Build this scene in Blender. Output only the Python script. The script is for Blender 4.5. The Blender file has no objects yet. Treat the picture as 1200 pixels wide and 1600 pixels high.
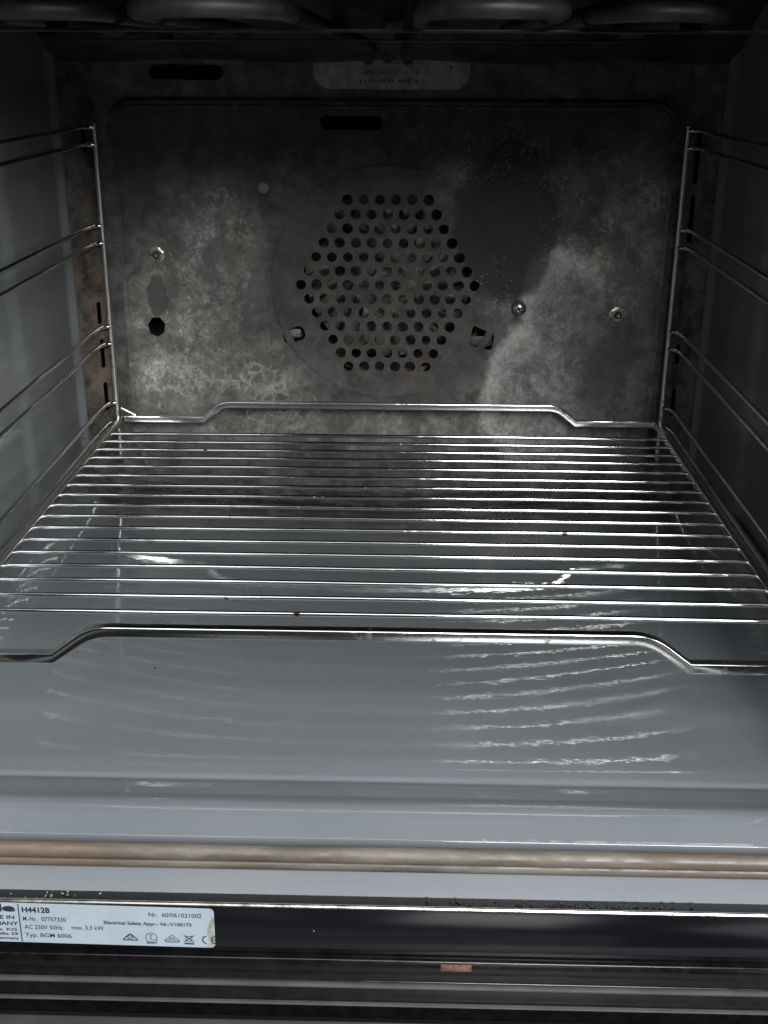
import bpy, bmesh, math, random
from mathutils import Vector, Matrix
random.seed(7)
PI = math.pi

# ------------------------------------------------------------------ camera, world, lights, exposure
sc = bpy.context.scene
col = sc.collection
cd = bpy.data.cameras.new('camera'); cam = bpy.data.objects.new('camera', cd); col.objects.link(cam)
cd.sensor_fit = 'HORIZONTAL'; cd.sensor_width = 36.0; cd.lens = 36.0 * 1787.97 / 1200.0
cd.clip_start = 0.02; cd.clip_end = 60.0
R = Vector((0.9996857, 0.02471795, 0.00418618)); U = Vector((-0.01291946, 0.36484199, 0.93097981)); F = Vector((-0.02148462, 0.93074129, -0.36504667))
m = Matrix((R, U, -F)).transposed().to_4x4(); m.translation = Vector((0.00893545, -0.84923, 0.27053))
cam.matrix_world = m
sc.camera = cam

w = bpy.data.worlds.new('World'); sc.world = w; w.use_nodes = True
w.node_tree.nodes['Background'].inputs[0].default_value = (0.74, 0.80, 0.80, 1)
w.node_tree.nodes['Background'].inputs[1].default_value = 0.014

def area(name, loc, target, sx, sy, power, colr):
    l = bpy.data.lights.new(name, 'AREA'); l.shape = 'RECTANGLE'; l.size = sx; l.size_y = sy
    l.energy = power; l.color = colr
    o = bpy.data.objects.new(name, l); col.objects.link(o); o.location = loc
    o.rotation_euler = (Vector(target) - Vector(loc)).to_track_quat('-Z', 'Y').to_euler()
    return o
area('window_light', (0.50, -2.3, 1.20), (0, -0.2, 0.0), 0.75, 1.0, 66, (0.98, 0.99, 1.0))
area('side_window_light', (-0.55, -2.3, 1.20), (0, -0.2, 0.0), 0.30, 1.0, 2.4, (0.95, 0.98, 1.0))
area('ceiling_light', (0.05, -1.12, 1.75), (0, -0.45, 0.0), 2.0, 1.0, 28, (0.96, 0.99, 1.0))
area('left_wall_fill', (1.7, -1.6, 0.85), (0, -0.3, 0.0), 0.9, 0.8, 27, (0.95, 0.98, 1.0))  # added fill lamp at low right, brightens the left wall

vs = sc.view_settings
vs.view_transform = 'Standard'; vs.look = 'None'; vs.gamma = 1.0; vs.exposure = 0.0
try: vs.use_curve_mapping = False
except Exception: pass
sc.render.engine = 'CYCLES'
sc.cycles.max_bounces = 10; sc.cycles.glossy_bounces = 6; sc.cycles.diffuse_bounces = 4
sc.cycles.use_denoising = True
sc.cycles.caustics_reflective = True; sc.cycles.blur_glossy = 0.3
sc.cycles.sample_clamp_indirect = 4.0

# ------------------------------------------------------------------ node helpers
class NM:
    """small wrapper to build a procedural material"""
    def __init__(s, name):
        s.m = bpy.data.materials.new(name); s.m.use_nodes = True
        s.t = s.m.node_tree; s.N = s.t.nodes; s.L = s.t.links
        s.b = s.N['Principled BSDF']
        s.tc = s.N.new('ShaderNodeTexCoord').outputs['Object']
    def n(s, typ, **kw):
        x = s.N.new(typ)
        for k, v in kw.items(): setattr(x, k, v)
        return x
    def put(s, sock, v):
        if hasattr(v, 'is_output') or isinstance(v, bpy.types.NodeSocket): s.L.new(v, sock)
        else: sock.default_value = v
    def math(s, op, a, b=None, c=None, clamp=False):
        x = s.n('ShaderNodeMath', operation=op, use_clamp=clamp)
        s.put(x.inputs[0], a)
        if b is not None: s.put(x.inputs[1], b)
        if c is not None: s.put(x.inputs[2], c)
        return x.outputs[0]
    def noise(s, scale, detail=5, rough=.6, dist=0, vec=None, out='Fac'):
        x = s.n('ShaderNodeTexNoise'); s.put(x.inputs['Vector'], vec or s.tc)
        x.inputs['Scale'].default_value = scale; x.inputs['Detail'].default_value = detail
        x.inputs['Roughness'].default_value = rough; x.inputs['Distortion'].default_value = dist
        return x.outputs[out]
    def voro(s, scale, feature='F1', vec=None, rnd=1.0, out='Distance'):
        x = s.n('ShaderNodeTexVoronoi', feature=feature); s.put(x.inputs['Vector'], vec or s.tc)
        x.inputs['Scale'].default_value = scale; x.inputs['Randomness'].default_value = rnd
        return x.outputs[out]
    def ramp(s, fac, a, b, lo=0.0, hi=1.0):
        x = s.n('ShaderNodeMapRange', interpolation_type='SMOOTHSTEP')
        s.put(x.inputs['Value'], fac)
        x.inputs['From Min'].default_value = a; x.inputs['From Max'].default_value = b
        x.inputs['To Min'].default_value = lo; x.inputs['To Max'].default_value = hi
        return x.outputs[0]
    def mix(s, fac, a, b):
        x = s.n('ShaderNodeMix', data_type='RGBA')
        s.put(x.inputs['Factor'], fac)
        ca = [q for q in x.inputs if q.identifier == 'A_Color'][0]; cb = [q for q in x.inputs if q.identifier == 'B_Color'][0]
        s.put(ca, a); s.put(cb, b)
        return [q for q in x.outputs if q.identifier == 'Result_Color'][0]
    def scale(s, sx, sy, sz, vec=None):
        x = s.n('ShaderNodeMapping'); s.put(x.inputs['Vector'], vec or s.tc); x.inputs['Scale'].default_value = (sx, sy, sz)
        return x.outputs[0]
    def warp(s, scale, amount, detail=4):
        c = s.noise(scale, detail, .6, out='Color')
        v = s.n('ShaderNodeVectorMath', operation='SUBTRACT'); s.put(v.inputs[0], c); v.inputs[1].default_value = (.5, .5, .5)
        k = s.n('ShaderNodeVectorMath', operation='SCALE'); s.put(k.inputs[0], v.outputs[0]); k.inputs['Scale'].default_value = amount
        a = s.n('ShaderNodeVectorMath', operation='ADD'); s.put(a.inputs[0], s.tc); s.put(a.inputs[1], k.outputs[0])
        return a.outputs[0]
    def blob(s, vec, cx, cz, rx, rz, soft=.3, rot=0.0):
        """1 inside an ellipse in the x-z plane, 0 outside"""
        mp = s.n('ShaderNodeMapping', vector_type='TEXTURE'); s.put(mp.inputs['Vector'], vec)
        mp.inputs['Location'].default_value = (cx, 0, cz); mp.inputs['Rotation'].default_value = (0, rot, 0)
        mp.inputs['Scale'].default_value = (rx, 1e3, rz)
        l = s.n('ShaderNodeVectorMath', operation='LENGTH'); s.put(l.inputs[0], mp.outputs[0])
        return s.ramp(l.outputs['Value'], 1 - soft, 1 + soft, 1.0, 0.0)
    def bump(s, h, strength=.3, dist=.001):
        x = s.n('ShaderNodeBump'); x.inputs['Strength'].default_value = strength; x.inputs['Distance'].default_value = dist
        s.put(x.inputs['Height'], h)
        s.L.new(x.outputs[0], s.b.inputs['Normal']); return x
    def set(s, **kw):
        for k, v in kw.items(): s.put(s.b.inputs[k.replace('_', ' ')], v)
        return s.m

def rgb(r, g, b): return (r, g, b, 1)

def mat_chrome(name='chrome', base=(.70, .70, .68), rough=.08):
    k = NM(name)
    soil = k.ramp(k.noise(90, 6, .7), .58, .72)
    c = k.mix(soil, rgb(*base), rgb(base[0]*.50, base[1]*.42, base[2]*.36))
    c = k.mix(k.math('MULTIPLY', k.ramp(k.voro(75), .10, .2, 1, 0), k.ramp(k.noise(33, 2), .56, .6)), c, rgb(.07, .035, .025))
    k.bump(k.noise(250, 2), .06, .0003)
    return k.set(Base_Color=c, Metallic=1.0, Roughness=k.math('ADD', k.math('MULTIPLY', soil, .25), rough))
M_CHROME = mat_chrome()
M_CHROME_WORN = mat_chrome('worn_chrome', (.88, .88, .86), .30)
M_CHROME_SOFT = mat_chrome('brushed_chrome', (.80, .80, .78), .15)

def mat_enamel(name, base, rough=.10, bmp=.16):
    k = NM(name)
    n1 = k.noise(9, 4, .5); n2 = k.noise(60, 4, .6)
    c = k.mix(k.ramp(n1, .35, .65, 0, .6), rgb(*base), rgb(base[0]*.86, base[1]*.88, base[2]*.88))
    speck = k.ramp(k.voro(34), .018, .034, 1, 0)                    # a few burnt specks
    gate = k.ramp(k.noise(24, 1), .585, .60)
    c = k.mix(k.math('MULTIPLY', speck, gate), c, rgb(.01, .009, .008))
    if name.startswith('blue_grey'):
        sy = k.n('ShaderNodeSeparateXYZ'); k.put(sy.inputs[0], k.warp(14, .05, 6))
        rear = k.math('MULTIPLY', k.ramp(sy.outputs[1], -.06, .03), k.ramp(k.noise(26, 8, .7), .36, .56))
        c = k.mix(k.math('MULTIPLY', rear, .85), c, rgb(.032, .026, .022))
    sm = k.ramp(k.noise(5, 5, .7, vec=k.scale(1, 3, 1)), .45, .7)
    r = k.math('ADD', k.math('MULTIPLY', sm, .07), k.math('ADD', k.math('MULTIPLY', n2, .05), rough - .03))
    h = k.math('ADD', k.math('MULTIPLY', k.noise(190, 2, .5), .7), k.math('MULTIPLY', k.noise(38, 2, .5), 1.6))
    k.bump(h, bmp, .0009)
    return k.set(Base_Color=c, Roughness=r, IOR=1.55)
M_FLOOR = mat_enamel('blue_grey_enamel', (.158, .171, .181), .030, .06)
M_WALL = mat_enamel('side_wall_enamel', (.190, .199, .202), .17)
M_FRAME = mat_enamel('front_frame_enamel', (.25, .268, .288), .45)

def mat_baked(name, panel=True):
    """sooty, limescaled catalytic steel of the rear panel: shapes in the x-z plane of the panel"""
    k = NM(name)
    wv = k.warp(22, .030, 6); wf = k.warp(90, .012, 5); ww = k.warp(9, .05, 3)
    fine = k.noise(420, 8, .75); mid = k.noise(60, 8, .68, .4); big = k.noise(14, 4, .6)
    c = k.mix(k.ramp(mid, .35, .68), rgb(.040, .039, .036), rgb(.130, .126, .116))
    c = k.mix(k.ramp(big, .5, .7, 0, .6), c, rgb(.045, .043, .040))
    if panel:
        light = None
        def add(m_, gain=1.0):
            nonlocal light
            m_ = k.math('MULTIPLY', m_, gain) if gain != 1 else m_
            light = m_ if light is None else k.math('MAXIMUM', light, m_)
        grain = k.noise(130, 7, .78, .35)
        tex = k.ramp(k.math('ADD', k.math('MULTIPLY', grain, .6), k.math('MULTIPLY', fine, .4)), .42, .64)
        add(k.blob(wv, -.170, .070, .055, .080, .4), .60)
        add(k.blob(wv, -.148, .138, .034, .045, .5), .62)
        add(k.blob(wf, -.150, .132, .014, .026, .6), .9)
        add(k.blob(wf, -.118, .122, .014, .026, .6), .85)
        add(k.blob(wf, -.173, .078, .008, .034, .5), 1.0)
        add(k.blob(wf, -.190, .028, .026, .028, .5), 1.0)
        add(k.blob(wv, -.120, .035, .050, .030, .4), .42)
        add(k.blob(wv, .182, .140, .024, .080, .5), .42)
        add(k.blob(wv, .192, .050, .018, .050, .5), .30)
        add(k.blob(wf, .148, .126, .032, .016, .6, .3), .75)
        add(k.blob(wf, .038, .182, .016, .020, .6, .4), .9)
        add(k.blob(wf, .074, .084, .006, .026, .5, .1), 1.0)
        add(k.blob(wf, .084, .083, .005, .016, .5), .9)
        add(k.blob(wf, .083, .067, .020, .010, .5), .8)
        add(k.blob(wv, -.02, -.012, .16, .014, .5), .35)
        blot = k.ramp(k.noise(34, 7, .68, .5), .44, .56)
        chalk = k.math('MULTIPLY', k.ramp(k.noise(62, 8, .75, .8), .55, .64), k.ramp(fine, .38, .56))
        lm = k.math('MULTIPLY', light, k.math('ADD', k.math('MULTIPLY', k.math('MULTIPLY', tex, blot), .66), .16))
        lm = k.math('ADD', lm, k.math('MULTIPLY', k.math('MULTIPLY', light, chalk), .55), clamp=True)
        smear = k.math('MULTIPLY', k.ramp(k.noise(20, 6, .7, 1.0), .54, .66), k.ramp(grain, .42, .6))
        lm = k.math('ADD', lm, k.math('MULTIPLY', smear, .24), clamp=True)
        c = k.mix(lm, c, k.mix(k.ramp(big, .4, .6), rgb(.60, .575, .52), rgb(.50, .495, .46)))
        # broad chalky tongue right of the fan: flat film with a brighter, crisp left rim
        w3 = k.warp(26, .030, 8)
        tongue = k.math('MAXIMUM', k.blob(w3, .128, .018, .060, .070, .09), k.blob(w3, .130, .086, .034, .050, .14, -.2))
        inner = k.math('MAXIMUM', k.blob(w3, .144, .006, .070, .072, .22), k.blob(w3, .137, .074, .032, .050, .28, -.2))
        sx = k.n('ShaderNodeSeparateXYZ'); k.put(sx.inputs[0], wv)
        fade = k.ramp(sx.outputs[0], .120, .172, 1, .18)
        rag = k.ramp(k.noise(48, 8, .75, 1.4), .36, .60, .35, 1)
        fade = k.math('MULTIPLY', fade, rag)
        rim = k.math('MULTIPLY', k.math('SUBTRACT', tongue, inner, clamp=True), k.math('ADD', k.math('MULTIPLY', tex, .6), .4))
        film = k.math('MULTIPLY', k.math('MULTIPLY', tongue, fade), k.math('ADD', k.math('MULTIPLY', tex, .50), .20))
        c = k.mix(film, c, rgb(.47, .47, .445))
        c = k.mix(k.math('MULTIPLY', rim, .9), c, rgb(.58, .58, .545))
        # ringed drip marks (veins) in the lower left
        v = k.voro(105, 'DISTANCE_TO_EDGE', vec=wf)
        vein = k.math('MULTIPLY', k.ramp(v, .03, .16, 1, 0), k.ramp(k.noise(26, 3), .5, .62))
        vm = k.math('MULTIPLY', vein, k.blob(wv, -.11, .035, .085, .040, .4))
        vm = k.math('MAXIMUM', vm, k.math('MULTIPLY', vein, k.blob(wv, .185, .155, .03, .06, .4)))
        c = k.mix(k.math('MULTIPLY', k.math('MULTIPLY', vm, k.ramp(fine, .3, .6)), .6), c, rgb(.42, .41, .38))
        # clean darker areas: round fan ring and a smooth dark patch to its upper right
        dk = k.blob(wf, -.010, .106, .100, .096, .12)
        c = k.mix(k.math('MULTIPLY', dk, .72), c, k.mix(k.ramp(mid, .3, .7), rgb(.042, .041, .040), rgb(.078, .076, .073)))
        dk2 = k.blob(w3, .083, .155, .040, .060, .10, .0)
        c = k.mix(k.math('MULTIPLY', dk2, .85), c, rgb(.024, .0235, .023))
        dk3 = k.blob(wv, .168, .045, .018, .042, .3, .45)
        c = k.mix(k.math('MULTIPLY', dk3, .6), c, rgb(.05, .05, .048))
        dk4 = k.blob(wf, -.1935, .097, .0085, .0165, .12)
        c = k.mix(k.math('MULTIPLY', dk4, .8), c, rgb(.062, .061, .060))
        dk5 = k.blob(wv, -.205, .195, .02, .035, .6)
        c = k.mix(k.math('MULTIPLY', dk5, .6), c, rgb(.03, .03, .03))
        soot_shade = k.blob(ww, -.02, .250, .27, .060, .5)  # soot at the panel top, with the roof's shade painted into the colour
        c = k.mix(k.math('MULTIPLY', soot_shade, .62), c, rgb(.022, .021, .020))
        # white splash specks right of the dark patch
        sp = k.math('MULTIPLY', k.ramp(k.noise(520, 3, .6), .56, .66), k.ramp(k.noise(90, 6, .7), .44, .58))
        sz = k.math('MAXIMUM', k.blob(wv, .126, .150, .022, .060, .35), k.math('MAXIMUM', k.blob(wv, .072, .105, .020, .022, .4), k.blob(wv, .09, .205, .05, .022, .4)))
        c = k.mix(k.math('MULTIPLY', k.math('MULTIPLY', sp, sz), .6), c, rgb(.38, .37, .35))
    # small pits and warm fat film everywhere
    pit = k.math('MULTIPLY', k.ramp(k.voro(110), .08, .2, 1, 0), k.ramp(k.noise(45, 2), .58, .64))
    c = k.mix(k.math('MULTIPLY', pit, .55), c, rgb(.03, .029, .028))
    c = k.mix(k.ramp(k.noise(18, 3), .55, .75, 0, .25), c, rgb(.10, .082, .062))
    k.bump(k.math('ADD', fine, k.math('MULTIPLY', mid, 1.5)), .35, .0008)
    return k.set(Base_Color=c, Roughness=k.ramp(mid, .3, .7, .50, .75), Metallic=0.0, Specular_IOR_Level=.22)
M_BAKED = mat_baked('baked_rear_steel'); M_BAKED2 = mat_baked('sooty_rear_steel', False)

def mat_corner():
    k = NM('browned_corner_steel')
    wv = k.warp(50, .02, 5)
    c = k.mix(k.ramp(k.noise(70, 8, .7, vec=wv), .35, .68), rgb(.035, .031, .027), rgb(.15, .14, .125))
    c = k.mix(k.math('MULTIPLY', k.math('MULTIPLY', k.blob(wv, -.246, .085, .02, .075, .6), k.ramp(k.noise(45, 7, .7), .38, .62)), .8), c, rgb(.22, .155, .11))
    k.bump(k.noise(200, 6, .7), .3, .0008)
    return k.set(Base_Color=c, Roughness=.42, Metallic=.2)
M_CORNER = mat_corner()

def mat_simple(name, base, rough, metal=0.0, var=.25, scale=80, bump=.15):
    k = NM(name)
    n = k.noise(scale, 6, .65)
    c = k.mix(k.ramp(n, .35, .65), rgb(*[v*(1-var) for v in base]), rgb(*[min(1, v*(1+var)) for v in base]))
    if bump: k.bump(n, bump, .0006)
    return k.set(Base_Color=c, Roughness=k.ramp(n, .3, .7, max(.03, rough-.06), rough+.06), Metallic=metal)
M_ROOF = mat_simple('sooty_roof_enamel', (.030, .031, .031), .35, 0, .5, 40)
M_ELEMENT = mat_simple('grey_element_tube', (.026, .026, .026), .5, .0, .35, 60)
M_CHAMBER = mat_simple('fan_chamber_steel', (.06, .057, .053), .5, .5, .5, 60)
M_FAN = mat_simple('fan_steel', (.24, .215, .18), .45, .3, .9, 90)
M_RING = mat_simple('ring_element_metal', (.30, .22, .15), .4, .9, .4, 90)
M_BOLT = mat_simple('bolt_metal', (.60, .56, .48), .28, 1, .25, 200)
M_BLACK = mat_simple('bolt_socket_black', (.012, .011, .010), .5, 0, .3, 200, 0)
M_RED_BROWN = mat_simple('red_brown_strip', (.17, .085, .065), .45, .3, .4, 300)
M_DOORMETAL = mat_simple('door_edge_metal', (.09, .09, .09), .4, .3, .12, 30)
M_CRUMB = mat_simple('burnt_crumb', (.022, .013, .010), .5, 0, .7, 900, .4)
M_CRUMB2 = mat_simple('golden_crumb', (.26, .22, .15), .4, 0, .5, 700, .4)
M_INK = mat_simple('label_ink', (.022, .027, .04), .5, 0, .1, 300, 0)
M_STICKER = mat_simple('rating_sticker', (.33, .385, .435), .45, .0, .05, 40, .05)
M_STICKER_W = mat_simple('worn_sticker_corner', (.36, .36, .33), .5, .3, .25, 260, .2)
M_DIMPLE = mat_simple('pale_dimple', (.17, .168, .16), .6, .1, .3, 300)
M_INKF = mat_simple('faded_stamp', (.07, .07, .07), .6, 0, .3, 300, 0)

def mat_plate():
    k = NM('stamped_plate_metal')
    c = k.mix(k.ramp(k.noise(120, 8, .7), .35, .65), rgb(.20, .19, .175), rgb(.40, .39, .36))
    sp = k.math('MULTIPLY', k.ramp(k.voro(160), .12, .28, 1, 0), k.ramp(k.noise(60, 2), .52, .58))
    c = k.mix(k.math('MULTIPLY', sp, .85), c, rgb(.02, .02, .02))
    k.bump(k.noise(200, 5), .2, .0005)
    return k.set(Base_Color=c, Roughness=.45, Metallic=.5)
M_PLATE = mat_plate()

def mat_gasket():
    k = NM('tan_gasket')
    n = k.noise(55, 6, .65, vec=k.scale(.25, 1, 1))
    c = k.mix(k.ramp(n, .38, .62), rgb(.080, .066, .050), rgb(.140, .126, .103))
    c = k.mix(k.ramp(k.noise(6, 3, vec=k.scale(1, 1, 1)), .45, .6, 0, .6), c, rgb(.13, .085, .06))
    k.bump(k.noise(300, 5), .25, .0006)
    return k.set(Base_Color=c, Roughness=k.ramp(k.noise(70, 4), .4, .6, .38, .6))
M_GASKET = mat_gasket()

def mat_gloss_black():
    k = NM('glossy_black_trim')
    c = k.mix(k.ramp(k.noise(30, 5, .7, vec=k.scale(.2, 1, 1)), .5, .75, 0, .5), rgb(.005, .0055, .007), rgb(.012, .0125, .014))
    dust = k.math('MULTIPLY', k.ramp(k.voro(120), .03, .07, 1, 0), k.ramp(k.noise(50, 2), .6, .62))
    c = k.mix(dust, c, rgb(.35, .34, .32))
    return k.set(Base_Color=c, Roughness=k.ramp(k.noise(12, 4, vec=k.scale(.3, 1, 1)), .3, .7, .08, .2))
M_BLACKGLOSS = mat_gloss_black()
M_SATIN = mat_simple('satin_black_profile', (.006, .006, .0065), .2, .1, .3, 120, .1)
M_STEEL = mat_simple('bright_trim_edge', (.62, .60, .55), .22, 1, .15, 150, .1)

# ------------------------------------------------------------------ mesh helpers
def link(name, bm, mats, root=None, parent=None, smooth=True, auto=35):
    """one mesh object; its mesh is written in scene metres, root is the thing's Empty"""
    me = bpy.data.meshes.new(name)
    bmesh.ops.recalc_face_normals(bm, faces=bm.faces[:])
    bm.to_mesh(me); bm.free()
    for mm in (mats if isinstance(mats, (list, tuple)) else [mats]): me.materials.append(mm)
    if smooth:
        for p in me.polygons: p.use_smooth = True
        try: me.set_sharp_from_angle(angle=math.radians(auto))
        except Exception: pass
    o = bpy.data.objects.new(name, me); col.objects.link(o)
    if parent is not None: o.parent = parent
    elif root is not None:
        o.parent = root; o.location = -Vector(root.location)
    return o

def thing(name, loc, label, cat, group=None):
    o = bpy.data.objects.new(name, None); col.objects.link(o); o.location = loc
    o.empty_display_size = .02
    o['label'] = label; o['category'] = cat
    if group: o['group'] = group
    return o

def box(bm, x0, x1, y0, y1, z0, z1, bevel=0, seg=2, mi=0):
    vs_ = [bm.verts.new(p) for p in ((x0,y0,z0),(x1,y0,z0),(x1,y1,z0),(x0,y1,z0),(x0,y0,z1),(x1,y0,z1),(x1,y1,z1),(x0,y1,z1))]
    fs = [bm.faces.new([vs_[i] for i in q]) for q in ((0,3,2,1),(4,5,6,7),(0,1,5,4),(1,2,6,5),(2,3,7,6),(3,0,4,7))]
    for f in fs: f.material_index = mi
    if bevel:
        es = list({e for f in fs for e in f.edges})
        r = bmesh.ops.bevel(bm, geom=es, offset=bevel, segments=seg, profile=.5, affect='EDGES')
        for f in r['faces']: f.material_index = mi

def sweep(bm, pts, r, seg=12, closed=False, square=0.0, caps=True, mi=0, up0=None):
    """tube along pts; square=0 round, 1 nearly square section"""
    P = [Vector(p) for p in pts]; n = len(P); rings = []
    tang = []
    for i in range(n):
        if closed: t = P[(i+1) % n] - P[i-1]
        else: t = P[min(i+1, n-1)] - P[max(i-1, 0)]
        tang.append(t.normalized())
    up = Vector(up0) if up0 else (Vector((0,0,1)) if abs(tang[0].z) < .9 else Vector((0,1,0)))
    for i in range(n):
        t = tang[i]; s = t.cross(up)
        if s.length < 1e-4: s = t.orthogonal()
        s.normalize(); u2 = s.cross(t).normalized()
        if not up0 or True: up = u2
        ring = []
        for k in range(seg):
            a = 2*PI*(k+.5)/seg; ca, sa = math.cos(a), math.sin(a)
            if square:
                e = 1 - .62*square
                ca = math.copysign(abs(ca)**e, ca); sa = math.copysign(abs(sa)**e, sa)
            ring.append(bm.verts.new(P[i] + s*(ca*r) + u2*(sa*r)))
        rings.append(ring)
    for i in range(n if closed else n-1):
        A, B = rings[i], rings[(i+1) % n]
        for k in range(seg):
            f = bm.faces.new((A[k], A[(k+1) % seg], B[(k+1) % seg], B[k])); f.material_index = mi
    if caps and not closed:
        bm.faces.new(rings[0][::-1]).material_index = mi; bm.faces.new(rings[-1]).material_index = mi

def rounded(pts, rad, seg=6, closed=False):
    """polyline with rounded corners"""
    P = [Vector(p) for p in pts]; n = len(P); out = []
    for i in range(n):
        if not closed and i in (0, n-1): out.append(P[i]); continue
        a, b, c = P[i-1], P[i], P[(i+1) % n]
        d1, d2 = (a-b), (c-b); k = min(rad, d1.length*.49, d2.length*.49)
        p0 = b + d1.normalized()*k; p2 = b + d2.normalized()*k
        for j in range(seg+1):
            t = j/seg; out.append(p0*(1-t)**2 + b*2*t*(1-t) + p2*t*t)
    return out

def dense(pts, step):
    out = []
    for a, b in zip(pts[:-1], pts[1:]):
        a = Vector(a); b = Vector(b); k = max(1, int((b-a).length/step))
        out += [a.lerp(b, i/k) for i in range(k)]
    out.append(Vector(pts[-1])); return out

def holed(loops, thick, mat4, name='tmp', res=0):
    """flat sheet in local XY from closed 2-D loops (first is the outline, the others holes); returns a bmesh"""
    cu = bpy.data.curves.new(name, 'CURVE'); cu.dimensions = '2D'; cu.fill_mode = 'BOTH'; cu.extrude = thick/2
    for lp in loops:
        s = cu.splines.new('POLY'); s.points.add(len(lp)-1); s.use_cyclic_u = True
        for i, p in enumerate(lp): s.points[i].co = (p[0], p[1], 0, 1)
    o = bpy.data.objects.new(name, cu); col.objects.link(o)
    dg = bpy.context.evaluated_depsgraph_get(); dg.update()
    me = bpy.data.meshes.new_from_object(o.evaluated_get(dg))
    bm = bmesh.new(); bm.from_mesh(me); bmesh.ops.remove_doubles(bm, verts=bm.verts[:], dist=1e-6)
    bm.transform(mat4)
    bpy.data.meshes.remove(me); bpy.data.objects.remove(o); bpy.data.curves.remove(cu)
    return bm
XZ = lambda y: Matrix(((1,0,0,0),(0,0,-1,y),(0,1,0,0),(0,0,0,1)))      # local XY -> world XZ at depth y
def ngon(cx, cy, r, n=20, rot=0, sx=1, sy=1):
    return [(cx + sx*r*math.cos(rot+2*PI*i/n), cy + sy*r*math.sin(rot+2*PI*i/n)) for i in range(n)]
def rrect(x0, x1, y0, y1, r, n=6, rot=0):
    out = []
    for cx, cy, a0 in ((x1-r, y1-r, 0), (x0+r, y1-r, PI/2), (x0+r, y0+r, PI), (x1-r, y0+r, 1.5*PI)):
        out += [(cx + r*math.cos(a0+PI/2*i/n), cy + r*math.sin(a0+PI/2*i/n)) for i in range(n+1)]
    if rot:
        mx, my = (x0+x1)/2, (y0+y1)/2; c, s = math.cos(rot), math.sin(rot)
        out = [(mx+(x-mx)*c-(y-my)*s, my+(x-mx)*s+(y-my)*c) for x, y in out]
    return out
def wobble(lp, amt):
    return [(x+random.uniform(-amt, amt), y+random.uniform(-amt, amt)) for x, y in lp]
def disc(bm, c, r, h, n=24, mi=0, axis='y', bevel=.0):
    """short cylinder facing -y: back at c.y, front at c.y-h"""
    rs = [(r, 0), (r, h-bevel), (r-bevel, h)] if bevel else [(r, 0), (r, h)]
    rings = [[bm.verts.new((c[0]+q*math.cos(2*PI*i/n), c[1]-hh, c[2]+q*math.sin(2*PI*i/n))) for i in range(n)] for q, hh in rs]
    for A, B in zip(rings[:-1], rings[1:]):
        for i in range(n): bm.faces.new((A[i], A[(i+1) % n], B[(i+1) % n], B[i])).material_index = mi
    bm.faces.new(rings[-1]).material_index = mi

# ------------------------------------------------------------------ dimensions of the cavity (metres)
XC = -.009                       # centre line
XL, XR = XC-.2495, XC+.2495      # side walls
YB = .066; YS = .045             # rear wall, where the side walls end
YF = -.414                       # front rim of the cavity
ZF = -.070; ZR = .328            # floor, roof

oven = thing('oven', (XC, -.18, -.16), 'built-in oven with grey enamel interior, greasy perforated rear panel and open door', 'oven')

# floor pan with raised sides and a stepped, rounded front rim
def floor_z(x, y):
    prof = [(.10, 0), (-.345, 0), (-.3530, -.0004), (-.3555, -.0020), (-.3570, -.0006), (-.3590, .0008), (-.363, .0020), (-.370, .0036), (-.378, .0056), (-.384, .0076), (-.388, .0086), (-.392, .0086), (-.397, .0072), (-.4060, .0038), (-.4076, .0029), (-.4084, .0016), (-.4088, -.0002), (-.4092, -.007)]
    z = prof[-1][1]
    for (a, za), (b, zb) in zip(prof[:-1], prof[1:]):
        if a >= y >= b:
            t = (a-y)/(a-b)
            z = za+(zb-za)*t; break
    z += ZF
    f = max(0, min(1, (y+.350)/.15)); z += DISH*((x-XC)/.24)**2 * f*f*(3-2*f)
    r = .030
    for d in (x-XL, XR-x):
        if d < r: z += r - math.sqrt(max(0, r*r-(r-d)**2))
    return z
DISH = .0105
bm = bmesh.new()
xs = [XL + (XR-XL)*i/90 for i in range(91)]
xs += [XL+.0005, XL+.002, XR-.0005, XR-.002]; xs = sorted(xs)
ys = [YB - i*(YB+.345)/60 for i in range(61)] + [-.345-.0012*i for i in range(1, 54)] + [-.4062-.0002*i for i in range(0, 15)] + [-.4092]
ys = sorted({round(y, 5) for y in ys if y >= -.4092}, reverse=True)
g = [[bm.verts.new((x, y, floor_z(x, y))) for x in xs] for y in ys]
for j in range(len(ys)-1):
    for i in range(len(xs)-1): bm.faces.new((g[j][i], g[j+1][i], g[j+1][i+1], g[j][i+1]))
link('cavity_floor', bm, M_FLOOR, oven, auto=60)

# side walls: shallow vertical pressings and a rounded bead where they meet the corner panels
def wall_profile(s):
    p = []
    N = 140
    for i in range(N+1):
        y = YF + (YS-YF)*i/N
        off = .0
        for y0, wdt, h in ((-.095, .022, -.0026), (-.30, .022, .0026)):
            t = max(0, min(1, (y-y0)/wdt)); t = t*t*(3-2*t); off += h*t*(1 if y0 > -.2 else 1)
        b = max(0, min(1, (y-(YS-.009))/.0075))
        inn = .0046*b*b*(3-2*b)
        p.append((XC + s*(.2500+off-inn), y))
    p.append((XC+s*(.2455), YS+.001))
    return p
for s in (-1, 1):
    bm = bmesh.new(); pr = wall_profile(s); zs = [ZF+.024, ZF+.05, 0, .06, .12, .18, .24, ZR]
    gg = [[bm.verts.new((x, y, z)) for x, y in pr] for z in zs]
    for j in range(len(zs)-1):
        for i in range(len(pr)-1): bm.faces.new((gg[j][i], gg[j][i+1], gg[j+1][i+1], gg[j+1][i]))
    link('side_wall', bm, M_WALL, oven, auto=50)

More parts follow.
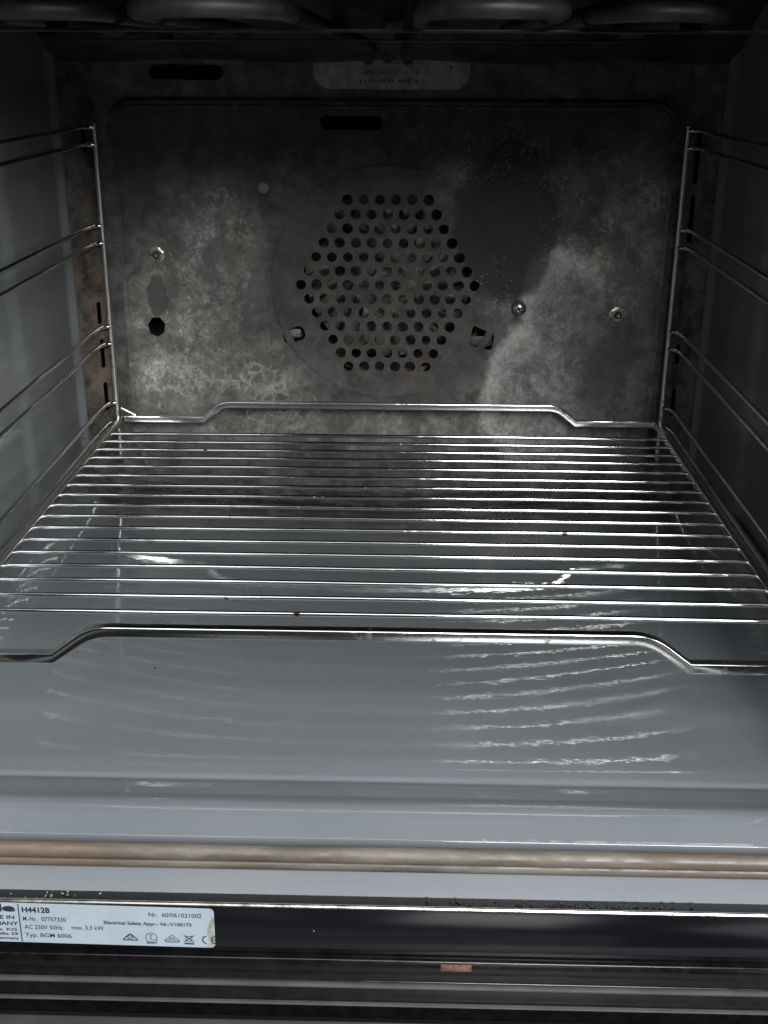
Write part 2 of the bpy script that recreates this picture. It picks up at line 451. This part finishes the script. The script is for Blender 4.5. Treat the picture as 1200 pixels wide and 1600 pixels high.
# corner panels at 45 degrees with air slots
for s in (-1, 1):
    a = Vector((XC+s*.2455, YS)); b = Vector((XC+s*.2245, YB)); wd = (b-a).length; d = (b-a).normalized()
    H = ZR-ZF
    loops = [[(0, 0), (wd, 0), (wd, H), (0, H)]]
    for z0, z1 in (((.206, .226), (.092, .074), (.062, .038), (.026, .002)) if s < 0 else ((.226, .186), (.178, .142), (.062, .046), (.026, .002))):
        z0, z1 = min(z0, z1)-ZF, max(z0, z1)-ZF
        loops.append(rrect(wd*.62-.0020, wd*.62+.0020, z0, z1, .0019))
    mt = Matrix(((d.x, 0, 0, a.x), (d.y, 0, 0, a.y), (0, 1, 0, ZF), (0, 0, 0, 1)))
    nrm = Vector((d.y, -d.x, 0)); mt[0][2] = nrm.x; mt[1][2] = nrm.y
    link('corner_panel', holed(loops, .0010, mt), M_CORNER, oven, auto=30)

# rear wall around the fan cover
outer = [(XC-.2255, ZF-.005), (XC+.2255, ZF-.005), (XC+.2255, ZR), (XC-.2255, ZR)]
win = rrect(-.214, .199, -.048, .236, .012)
slotA = rrect(-.190, -.134, .2585, .2690, .0050)
slotB = rrect(.116, .172, .2585, .2690, .0050)
link('rear_wall', holed([outer, win, slotA], .0012, XZ(YB)), M_BAKED2, oven, auto=30)

# fan cover: perforated panel
FX, FZ, HP, VP = -.0101, .1064, .01253, .01098
loops = [rrect(-.2215, .2070, -.0560, .2440, .018, 8)]
rows = [6, 7, 8, 9, 10, 11, 12, 11, 10, 9, 8, 7, 6]
for r_, n in enumerate(rows):
    for i in range(n):
        loops.append(ngon(FX+(i-(n-1)/2)*HP + random.uniform(-.0002, .0002), FZ+(6-r_)*VP+random.uniform(-.00015, .00015), .0041*random.uniform(.94, 1.05), 18, 0, random.uniform(.96, 1.04)))
loops.append(rrect(-.0620, -.0145, .2235, .2335, .0048))
loops.append(wobble(ngon(-.1965, .0714, .0076, 7, .25, .96, 1.08), .0003))
loops.append(rrect(-.0945, -.0765, .0600, .0715, .0042, 5, .35))
loops.append([(.0560, .0590), (.0585, .0735), (.0605, .0745), (.0760, .0672), (.0758, .0645), (.0745, .0560), (.0720, .0548)])
bmp = holed(loops, .0016, XZ(YB-.0032))
cover = link('fan_cover', bmp, M_BAKED, oven, auto=30)
# pressed ring around the holes and pressed border, real relief on the cover
YP = YB-.0040
def ring_relief(bm, cx, cz, r, wdt, h, n=96):
    rr = [(-wdt, .0), (-wdt*.4, h), (wdt*.4, h), (wdt, .0)]
    R_ = [[bm.verts.new((cx+(r+a)*math.cos(2*PI*i/n), YP+.0001-b, cz+(r+a)*math.sin(2*PI*i/n))) for i in range(n)] for a, b in rr]
    for A, B in zip(R_[:-1], R_[1:]):
        for i in range(n): bm.faces.new((A[i], A[(i+1) % n], B[(i+1) % n], B[i]))
bm = bmesh.new(); ring_relief(bm, FX, FZ, .0905, .0028, .0007)
link('pressed_ring', bm, M_BAKED, oven, parent=cover, auto=60)
bm = bmesh.new()
pth = [Vector((x, YP+.0007, z)) for x, z in rrect(-.2175, .2030, -.0520, .2400, .015, 8)]
sweep(bm, pth, .0013, 10, closed=True)
link('pressed_border', bm, M_BAKED, oven, parent=cover, auto=60)
bm = bmesh.new()
disc(bm, (-.2150, YP+.0005, .1190), .0052, .0013, bevel=.0006)
link('pressed_dimple', bm, M_BAKED, oven, parent=cover)
bm = bmesh.new(); disc(bm, (-.1065, YP+.0005, .1808), .0042, .0011, bevel=.0006); link('pressed_dimple', bm, M_DIMPLE, oven, parent=cover)
bm = bmesh.new(); box(bm, -.0905, -.0805, YB+.004, YB+.006, .062, .069, .0012); link('locating_tab', bm, M_DIMPLE, oven, parent=cover)
bm = bmesh.new(); box(bm, .0555, .0745, YP+.001, YP+.0022, .0580, .0660, .001); link('locating_tab', bm, M_CHAMBER, oven, parent=cover)

# bolts with hexagon nuts and one cross-head screw
def nut_bolt(x, z, r, name, rot):
    bm = bmesh.new(); y = YP
    disc(bm, (x, y+.0004, z), r*1.18, .0012, 28, 0, bevel=.0004)
    n = 6
    A = [bm.verts.new((x+r*math.cos(rot+2*PI*i/n), y-.0008, z+r*math.sin(rot+2*PI*i/n))) for i in range(n)]
    B = [bm.verts.new((x+r*.97*math.cos(rot+2*PI*i/n), y-.0038, z+r*.97*math.sin(rot+2*PI*i/n))) for i in range(n)]
    for i in range(n): bm.faces.new((A[i], A[(i+1) % n], B[(i+1) % n], B[i]))
    bm.faces.new(B).material_index = 1
    sweep(bm, [(x+r*.72*math.cos(2*PI*i/28), y-.0039, z+r*.72*math.sin(2*PI*i/28)) for i in range(28)], r*.17, 8, closed=True, up0=(0,1,0))
    disc(bm, (x, y-.0036, z), r*.46, .0007, 18, 1); disc(bm, (x+r*.06, y-.0040, z), r*.26, .0009, 14, 0, bevel=.0004)
    return link(name, bm, [M_BOLT, M_BLACK], oven, parent=cover, auto=25)
nut_bolt(-.1925, .1294, .0056, 'nut', .2); nut_bolt(.1732, .0850, .0056, 'nut', .5)
bm = bmesh.new(); x, z = .0947, .0890
disc(bm, (x, YP+.0004, z), .0060, .0012, 24, 1, bevel=.0004)
n = 20; prev = None
for q, hh in ((.0050, .0008), (.0047, .0020), (.0036, .0030), (.0018, .0035)):
    ring = [bm.verts.new((x+q*math.cos(2*PI*i/n), YP-hh, z+q*math.sin(2*PI*i/n))) for i in range(n)]
    if prev:
        for i in range(n): bm.faces.new((prev[i], prev[(i+1) % n], ring[(i+1) % n], ring[i]))
    prev = ring
bm.faces.new(prev)
for a in (.4, .4+PI/2):
    c_, s_ = math.cos(a)*.0036, math.sin(a)*.0036; px, pz = -math.sin(a)*.0006, math.cos(a)*.0006
    vv = [bm.verts.new((x+i*c_+j*px, YP-.0036, z+i*s_+j*pz)) for i, j in ((-1,-1),(1,-1),(1,1),(-1,1))]
    f = bm.faces.new(vv); f.material_index = 1
link('screw', bm, [M_BOLT, M_BLACK], oven, parent=cover, auto=30)

bm = bmesh.new(); box(bm, XL-.034, XR+.034, YF-.002, YB+.10, -.0925, ZR+.035)
bm.faces.ensure_lookup_table(); front = min(bm.faces, key=lambda f: f.calc_center_median().y); bm.faces.remove(front)
link('outer_casing', bm, M_CHAMBER, oven, auto=30)

# fan chamber, fan and ring heating element behind the cover
bm = bmesh.new(); box(bm, XC-.22, XC+.22, YB+.0015, YB+.075, -.060, .300)
bm.faces.ensure_lookup_table(); front = min(bm.faces, key=lambda f: f.calc_center_median().y); bm.faces.remove(front)
link('fan_chamber', bm, M_CHAMBER, oven, auto=30)
bm = bmesh.new(); NB = 22
for i in range(NB):
    a = 2*PI*i/NB; r0, r1 = .032, .068; c0, s0 = math.cos(a), math.sin(a); c1, s1 = math.cos(a+.28), math.sin(a+.28)
    v4 = [(FX+r0*c0, YB+.022, FZ+r0*s0), (FX+r1*c1, YB+.018, FZ+r1*s1), (FX+r1*c1, YB+.046, FZ+r1*s1), (FX+r0*c0, YB+.050, FZ+r0*s0)]
    for dd in (0, .0010):
        bm.faces.new([bm.verts.new((p[0]-s0*dd, p[1], p[2]+c0*dd)) for p in v4])
disc(bm, (FX, YB+.052, FZ), .070, .002, 48); disc(bm, (FX, YB+.050, FZ), .012, .030, 24, bevel=.003)
link('fan_wheel', bm, M_FAN, oven, auto=30)
bm = bmesh.new(); 
for rr, yy in ((.078, .020), (.086, .032)):
    sweep(bm, [(FX+rr*math.cos(2*PI*i/64), YB+yy, FZ+rr*math.sin(2*PI*i/64)) for i in range(64)], .0034, 8, closed=True, up0=(0,1,0))
link('ring_element', bm, M_RING, oven)

# stamped plate high on the rear wall
bm = holed([[(-.0695, .292), (-.0735, .2745), (-.0655, .2560), (-.0605, .2520), (-.0560, .2512), (.0400, .2508), (.0450, .2516), (.0500, .2555), (.0575, .2745), (.0545, .292)]], .0012, XZ(YB-.0016))
backing = link('stamped_plate', bm, M_BAKED2, oven, auto=30)
bm = holed([[(-.0660, .292), (-.0665, .2640), (-.0640, .2570), (-.0590, .2532), (-.0540, .2525), (.0380, .2520), (.0430, .2530), (.0480, .2570), (.0505, .2640), (.0505, .292)]], .0010, XZ(YB-.0030))
link('plate_face', bm, M_PLATE, oven, parent=backing, auto=30)
for px_, pz_ in ((-.0590, .2680), (.0440, .2682)):
    bm = bmesh.new(); disc(bm, (px_, YB-.0034, pz_), .0036, .0014, 20, bevel=.0006); link('rivet', bm, M_PLATE, oven, parent=backing)
bm = bmesh.new()
rs = random.Random(3)
for row, zc, x0, x1, hh in ((0, .2642, -.030, .012, .0011), (1, .2583, -.034, .016, .0016)):
    x = x0
    while x < x1:
        wd = rs.uniform(.0006, .0016)
        if rs.random() < .8: box(bm, x, x+wd, YB-.0038, YB-.0036, zc-hh*rs.uniform(.5, 1), zc+hh*rs.uniform(.5, 1))
        x += wd+rs.uniform(.0004, .0012)
link('worn_stamping', bm, M_INKF, oven, parent=backing, smooth=False)

# roof: flat, curving down to the rear; grill element hanging under it
bm = bmesh.new(); prof = [(YF-.002, ZR-.006), (YF+.006, ZR-.001), (YF+.02, ZR), (-.13, ZR), (-.06, .322), (-.01, .306), (.020, .290), (.038, .279), (.046, .2720), (.052, .2715), (.0656, .278)]
nx = 60; gg = []
for y, z in prof:
    row = []
    for i in range(nx+1):
        x = XL+(XR-XL)*i/nx
        row.append(bm.verts.new((x, y, z + .0012*math.sin(x*41+y*30)*(y > -.05))))
    gg.append(row)
for j in range(len(prof)-1):
    for i in range(nx): bm.faces.new((gg[j][i], gg[j][i+1], gg[j+1][i+1], gg[j+1][i]))
roof = link('cavity_roof', bm, M_ROOF, oven, auto=60)
bm = bmesh.new()
zE = .2905
def uloop(xc, r, yfront, yback, z):
    p = [(xc-r, yback, z)] + [(xc-r, yfront+r, z)]
    p += [(xc+r*math.cos(PI+PI*i/14), yfront+r+r*math.sin(PI+PI*i/14), z) for i in range(1, 14)]
    p += [(xc+r, yfront+r, z), (xc+r, yback, z)]
    return p
path = []
for k, (xc, r) in enumerate(((-.150, .026), (-.074, .030), (.040, .028), (.112, .026))):
    sweep(bm, dense(uloop(xc, r, -.372+.030*(k in (0, 3)), -.02, zE), .01), .0042, 12)
for xa, xb in ((-.124, -.104), (.068, .086), (-.176, -.205), (.138, .165)):
    xm, r = (xa+xb)/2, abs(xb-xa)/2
    sweep(bm, [(xm+(xa-xm)*math.cos(PI*i/12), -.02+r*math.sin(PI*i/12), zE) for i in range(13)], .0042, 12)
for xa, xb in ((-.044, -.020), (.012, .002)):
    sweep(bm, rounded([(xa, -.02, zE), (xa, .01, zE), (xb, .035, zE-.009), (xb, YB, zE-.011)], .012), .0042, 12)
link('grill_element', bm, M_ELEMENT, oven)
bm = bmesh.new()
for yb, zb in ((-.30, zE-.0065), (-.06, zE-.0065)):
    box(bm, -.205, .187, yb-.006, yb+.006, zb-.0008, zb+.0006, .0004)
    for xb in (-.15, 0, .13): box(bm, xb-.004, xb+.004, yb-.004, yb+.004, zb, ZR-.001)
    link('element_bracket', bm, M_ROOF, oven, auto=30); bm = bmesh.new()
bm.free()
bm = bmesh.new()
for xk, zk in ((-.0250, .2735), (-.0110, .2745), (.0040, .2735)): disc(bm, (xk, YB-.006, zk), .0044, .010, 18, bevel=.002)
link('element_terminal', bm, M_ROOF, oven)

# front frame around the mouth (continues round outside the picture), gasket, trims
YG = -.4245
bm = bmesh.new()
def ringframe(bm, x0, x1, z0, z1, X0, X1, Z0, Z1, y0, y1, r_in, r_out):
    a = rrect(x0, x1, z0, z1, r_in, 8); b = rrect(X0, X1, Z0, Z1, r_out, 8); n = len(a)
    ia = [bm.verts.new((p[0], y0, p[1])) for p in a]; ob = [bm.verts.new((p[0], y0, p[1])) for p in b]
    ja = [bm.verts.new((p[0], y1, p[1])) for p in a]; jb = [bm.verts.new((p[0], y1, p[1])) for p in b]
    for i in range(n):
        k = (i+1) % n
        bm.faces.new((ia[i], ia[k], ob[k], ob[i])); bm.faces.new((ja[i], ja[k], jb[k], jb[i]))
        bm.faces.new((ia[i], ia[k], ja[k], ja[i])); bm.faces.new((ob[i], ob[k], jb[k], jb[i]))
ringframe(bm, XL-.001, XR+.001, ZF+.0030, ZR-.003, XL-.035, XR+.035, ZF-.0230, ZR+.04, YG, YG+.0100, .02, .006)
link('front_frame', bm, M_FRAME, oven, auto=30)
bm = bmesh.new()
gl = rrect(XL-.004, XR+.004, -.0745, ZR+.002, .03, 10)
def ringpath(off, y): return [Vector((p[0], y, p[1])) for p in rrect(XL-.004-off, XR+.004+off, -.0745-off, ZR+.002+off, .03, 10)]
sweep(bm, ringpath(-.0124, -.4256), .0039, 14, closed=True, up0=(0,1,0))
sweep(bm, ringpath(-.0076, -.4262), .0029, 12, closed=True, up0=(0,1,0))
link('door_gasket', bm, M_GASKET, oven)

XA, XB = XC-.285, XC+.285
YT = -.4370
bm = bmesh.new()          # glossy black trim with a bright rolled top edge
box(bm, XA, XB, YT, YT+.0015, -.1055, -.0828, .0004)
trim = link('lower_trim', bm, M_BLACKGLOSS, oven, auto=30)
bm = bmesh.new(); sweep(bm, [(XA, YT+.0012, -.0826), (0, YT+.0012, -.0826), (XB, YT+.0012, -.0826)], .0011, 10)
link('bright_edge', bm, M_STEEL, oven, parent=trim)
bm = bmesh.new()          # stepped black profile under it
for y0, y1, z0, z1 in ((YT+.004, YT+.03, -.1120, -.1057), (YT+.0005, YT+.03, -.1195, -.1122), (YT+.003, YT+.03, -.1268, -.1197), (YT+.0035, YT+.03, -.1500, -.1270)):
    box(bm, XA, XB, y0, y1, z0, z1, .0008, 3)
box(bm, XA, XB, YT+.0017, YG-.0002, -.0868, -.0856, .0003)
vent = link('vent_profile', bm, M_SATIN, oven, auto=40)
bm = bmesh.new(); box(bm, XA, XB, YT+.0006, YT+.0034, -.1290, -.1272, .0005); box(bm, XA, XB, YT+.0010, YT+.0034, -.1400, -.1392, .0003); link('bright_edge', bm, M_DOORMETAL, oven, parent=vent, auto=40)
bm = bmesh.new(); box(bm, .0262, .0405, YT-.0002, YT+.0007, -.1170, -.1134, .0003); link('red_brown_strip', bm, M_RED_BROWN, oven, parent=vent)  # small reddish-brown strip on the front of the profile

# open door lying flat in front of the mouth
bm = bmesh.new()
box(bm, XA, XB, YT-.030, YT-.0020, -.1600, -.1450, .002, 3); box(bm, XA, XB, -.86, -.835, -.162, -.145, .002, 3)
box(bm, XA, XA+.03, -.835, YT-.030, -.162, -.145, .002, 3); box(bm, XB-.03, XB, -.835, YT-.030, -.162, -.145, .002, 3)
door = link('oven_door', bm, M_DOORMETAL, oven, auto=40)
bm = bmesh.new(); box(bm, XA+.03, XB-.03, -.835, YT-.030, -.158, -.147, .001); link('door_glass', bm, M_BLACKGLOSS, oven, parent=door, auto=40)

# rating label on the trim -------------------------------------------------
YL = YT-.0003
LB = bmesh.new()
f = LB.faces.new([LB.verts.new((x, YL, z)) for x, z in rrect(-.2080, -.0630, -.1052, -.0846, .0022)]); f.material_index = 0
def flat(bm, pts, y, mi):
    bm.faces.new([bm.verts.new((p[0], y, p[1])) for p in pts]).material_index = mi
def stroke(bm, pts, wdt, y, mi=1, closed=False):
    P = [Vector((p[0], p[1])) for p in pts]; n = len(P)
    for i in range(n if closed else n-1):
        a, b = P[i], P[(i+1) % n]; d = (b-a)
        if d.length < 1e-7: continue
        d.normalize(); q = Vector((-d.y, d.x))*wdt/2; a2, b2 = a-d*wdt*.3, b+d*wdt*.3
        flat(bm, [a2-q, b2-q, b2+q, a2+q], y-.000004*(i % 4), mi)
def text(bm, s, x, z, h, y, mi=1, bold=0.0, width=None, serif=False, italic=0):
    cu = bpy.data.curves.new('t', 'FONT'); cu.body = s; cu.size = 1; cu.offset = bold*1.25; cu.shear = italic; cu.resolution_u = 3
    o = bpy.data.objects.new('t', cu); col.objects.link(o)
    dg = bpy.context.evaluated_depsgraph_get(); dg.update()
    me = bpy.data.meshes.new_from_object(o.evaluated_get(dg))
    xs_ = [v.co.x for v in me.vertices] or [0, 1]
    k = h/.69; kx = k if width is None else width/(max(xs_)-min(xs_)); mn = min(xs_)
    vs_ = [bm.verts.new((x+(v.co.x-mn)*kx, y, z+v.co.y*k)) for v in me.vertices]
    for p in me.polygons:
        try: bm.faces.new([vs_[i] for i in p.vertices]).material_index = mi
        except Exception: pass
    bpy.data.meshes.remove(me); bpy.data.objects.remove(o); bpy.data.curves.remove(cu)
LT = YL-.00012
LBL = dict(x0=-.1480)
X0 = -.1505
stroke(LB, [(X0-.0012, -.0852), (X0-.0012, -.1048)], .0005, LT)
text(LB, 'Miele', X0-.0286, -.0890, .0036, LT, bold=.040, width=.0260)
text(LB, 'MADE IN', X0-.0185, -.0931, .0019, LT, bold=.02, width=.0150)
text(LB, 'GERMANY', X0-.0195, -.0963, .0019, LT, bold=.02, width=.0175)
text(LB, 'Miele & Cie. KG', X0-.0270, -.0992, .0014, LT, bold=.02, width=.0240)
text(LB, 'Carl-Miele-Straße 29', X0-.0310, -.1015, .0014, LT, bold=.02, width=.0283)
text(LB, '33332 Gütersloh, Germany', X0-.0350, -.1038, .0014, LT, bold=.02, width=.0325)
text(LB, 'H4412B', X0+.0003, -.0893, .0026, LT, bold=.03, width=.0128)
text(LB, 'M.-Nr.', X0+.0004, -.0937, .0021, LT, bold=.006, width=.0062)
text(LB, '07757330', X0+.0088, -.0937, .0021, LT, bold=.006, width=.0112)
text(LB, 'AC 230V 50Hz', X0+.0006, -.0980, .0021, LT, bold=.006, width=.0175)
text(LB, 'Typ: BGM 6006', X0+.0006, -.1022, .0021, LT, bold=.006, width=.0212)
text(LB, 'max. 3,3 kW', X0+.0222, -.0975, .0020, LT, bold=.006, width=.0147)
text(LB, 'Nr.  60/061021002', X0+.0578, -.0896, .0021, LT, bold=.006, width=.0240)
text(LB, 'Electrical Safety Appr.- Nr.:V100173', X0+.0372, -.0942, .0016, LT, bold=.02, width=.0398)
# approval marks
mx = X0+.0488; mz = -.1010
stroke(LB, rounded([(mx-.0036, mz-.0013, 0), (mx, mz+.0022, 0), (mx+.0036, mz-.0013, 0)], .0009, 4, True), .0005, LT, closed=True)
stroke(LB, ngon(mx, mz+.0001, .0012, 16), .0003, LT, closed=True); stroke(LB, [(mx-.0006, mz+.0002), (mx, mz-.0004), (mx+.0009, mz+.0008)], .0003, LT)
mx += .0096
stroke(LB, [(mx+.0026*math.cos(a*PI/12), mz+.0003+.0024*math.sin(a*PI/12)) for a in range(-3, 17)], .0003, LT)
stroke(LB, [(mx-.0003, mz+.0017), (mx-.0003, mz-.0009), (mx+.0027, mz-.0009)], .0003, LT); stroke(LB, [(mx-.001, mz+.0017), (mx+.0006, mz+.0017)], .0003, LT)
text(LB, '600V', mx-.0024, mz-.0029, .0011, LT, bold=.03, width=.0050)
mx += .0094
stroke(LB, [(mx-.0034, mz-.0010), (mx, mz+.0020), (mx+.0034, mz-.0010), (mx+.0026, mz-.0018), (mx-.0026, mz-.0018)], .0003, LT, closed=True)
stroke(LB, [(mx-.0014, mz-.0007), (mx-.0006, mz+.0006), (mx, mz-.0005), (mx+.0006, mz+.0006), (mx+.0014, mz-.0007)], .0003, LT); stroke(LB, [(mx-.003, mz-.0011), (mx+.003, mz-.0011)], .0003, LT)
mx += .0078
stroke(LB, [(mx-.0015, mz+.0016), (mx-.0011, mz-.0010), (mx+.0011, mz-.0010), (mx+.0015, mz+.0016)], .0003, LT, closed=True)
stroke(LB, [(mx-.0022, mz+.0020), (mx+.0022, mz-.0013)], .0004, LT); stroke(LB, [(mx+.0022, mz+.0020), (mx-.0022, mz-.0013)], .0004, LT)
stroke(LB, [(mx-.0019, mz-.0023), (mx+.0019, mz-.0023)], .0008, LT)
mx += .0078
stroke(LB, [(mx+.0016*math.cos(a*PI/12), mz+.0018*math.sin(a*PI/12)) for a in range(6, 19)], .00055, LT)
mx += .0040
stroke(LB, [(mx+.0016*math.cos(a*PI/12), mz+.0018*math.sin(a*PI/12)) for a in range(6, 19)], .00055, LT); stroke(LB, [(mx-.0015, mz), (mx-.0001, mz)], .00055, LT)
flat(LB, [(-.0645, -.0905), (-.0630, -.0888), (-.0630, -.1030), (-.0645, -.1050), (-.0675, -.1052), (-.0650, -.1020), (-.0667, -.0985), (-.0661, -.0940)], YL-.00006, 2)
LB.transform(Matrix.Translation((-.1345, 0, -.0940)) @ Matrix.Rotation(math.radians(.7), 4, 'Y') @ Matrix.Diagonal((1, 1, 1.08, 1)) @ Matrix.Translation((.1210, 0, .0948)))
lab = link('rating_label', LB, [M_STICKER, M_INK, M_STICKER_W], oven, parent=trim, smooth=False)

# ------------------------------------------------------------------ side guides (left and right), hooked to the walls
def guide(s, label):
    t = thing('shelf_guide', (XC+s*.2235, -.15, -.060), label, 'shelf guide', 'chromed wire shelf guides on the side walls')
    xg = XC+s*.2230; xr = XC+s*.2300; yb = .054; yfr = -.345
    for yy in (yb, yfr):
        bm = bmesh.new()
        sweep(bm, dense([(xg, yy, .2275), (xg, yy, -.034)], .02), .0020, 12)
        link('upright', bm, M_CHROME_WORN, t)
    for z in (.2250, .2125, .1525, .1390, .0735, .0595, .0105, -.0060):
        bm = bmesh.new()
        p = rounded([(xg, yb-.0015, z), (xg+s*.0050, yb-.004, z), (xr, yb-.014, z), (xr, yb-.03, z), (xr, yfr+.03, z), (xr, yfr+.014, z), (xg, yfr+.0015, z)], .006)
        sweep(bm, dense(p, .02), .0018, 12)
        link('runner', bm, M_CHROME, t)
    return t
guide(-1, 'chromed wire shelf guide on the left wall, the lighter grey wall of the oven')
guide(1, 'chromed wire shelf guide on the right wall, the nearly black wall of the oven')

# ------------------------------------------------------------------ wire rack
rack = thing('wire_rack', (XC, -.155, -.006), 'chrome wire rack with raised front and rear bars, lying on the lowest runners', 'oven rack')
hw = .2185; yb, yf = .0460, -.3570; zc = -.0010
bm = bmesh.new()
def bar(y, z0, z1, xa, xb, slope):
    return [(XC-hw+.004, y, z0), (xa-slope, y, z0), (xa, y, z1), (xb, y, z1), (xb+slope, y, z0), (XC+hw-.004, y, z0)]
back = bar(yb, zc, zc+.0128, -.1440, .1280, .0150)
frontb = bar(yf, zc, zc+.0150, -.1440, .1255, .0200)
loop = rounded(back[1:-1], .0075, 6)
loopf = rounded(frontb[1:-1], .009, 6)
corner = lambda x, y, a0, sx: [Vector((x, y, zc))]
path = [Vector(back[0])] + [Vector(p) for p in loop] + [Vector(back[-1])] + [Vector((XC+hw, yb-.004, zc)), Vector((XC+hw, -.15, zc)), Vector((XC+hw, yf+.004, zc)), Vector(frontb[-1])] + [Vector(p) for p in loopf[::-1]] + [Vector(frontb[0]), Vector((XC-hw, yf+.004, zc)), Vector((XC-hw, -.15, zc)), Vector((XC-hw, yb-.004, zc))]
sweep(bm, path, .0029, 20, closed=True, square=1.15)
for s in (-1,):   # little upturned end beside the rear corner
    x1 = XC+s*(hw-.012); x2 = XC+s*(hw-.001)
    sweep(bm, rounded([(x1, yb, zc+.0025), (x1+s*.006, yb, zc+.006), (x2, yb, zc+.0085)], .003), .0016, 8)
link('frame', bm, M_CHROME_SOFT, rack, auto=50)
for k in range(17):
    y = -.01935*k; bm = bmesh.new()
    z = zc+.0005; e = hw-.0010
    pts = [(XC-e, y, z), (XC-e+.006, y, z+.0008), (XC-.1, y, z+.0012-.0003*math.sin(k*1.3)), (XC, y+.0001*math.sin(k*2.1), z+.0010), (XC+.1, y, z+.0012+.0002*math.cos(k*1.9)), (XC+e-.006, y, z+.0008), (XC+e, y, z)]
    sweep(bm, dense(pts, .012), .00145, 12)
    link('rod', bm, M_CHROME, rack)

# ------------------------------------------------------------------ crumbs
def crumbs(name, n, x0, x1, yz, size, mat, label, seed):
    rs = random.Random(seed); bm = bmesh.new()
    for _ in range(n):
        x = min(max(rs.gauss((x0+x1)/2, (x1-x0)/4), x0), x1); y, z = yz(rs)
        r = size*rs.uniform(.35, 1)
        mt = Matrix.Translation((x, y, z)) @ Matrix.Rotation(rs.uniform(0, 6), 4, 'Z') @ Matrix.Diagonal((r*rs.uniform(.8, 2.0), r*rs.uniform(.6, 1), r*rs.uniform(.5, .9), 1))
        res = bmesh.ops.create_icosphere(bm, subdivisions=1, radius=1, matrix=mt)
        for v in res['verts']: v.co += Vector((rs.uniform(-1, 1), rs.uniform(-1, 1), rs.uniform(-1, 1)))*r*.25
    o = link(name, bm, mat, smooth=False)
    o['label'] = label; o['category'] = 'crumbs'; o['kind'] = 'stuff'
gap = lambda rs: (rs.uniform(-.4335, -.4265), -.0855+rs.uniform(.0000, .0014))
crumbs('crumbs', 200, .02, .14, gap, .0008, M_CRUMB, 'dark burnt crumbs in the gap above the black trim on the right', 1)
crumbs('crumbs', 18, -.175, -.125, gap, .0008, M_CRUMB2, 'pale golden crumbs in the gap above the rating label', 2)
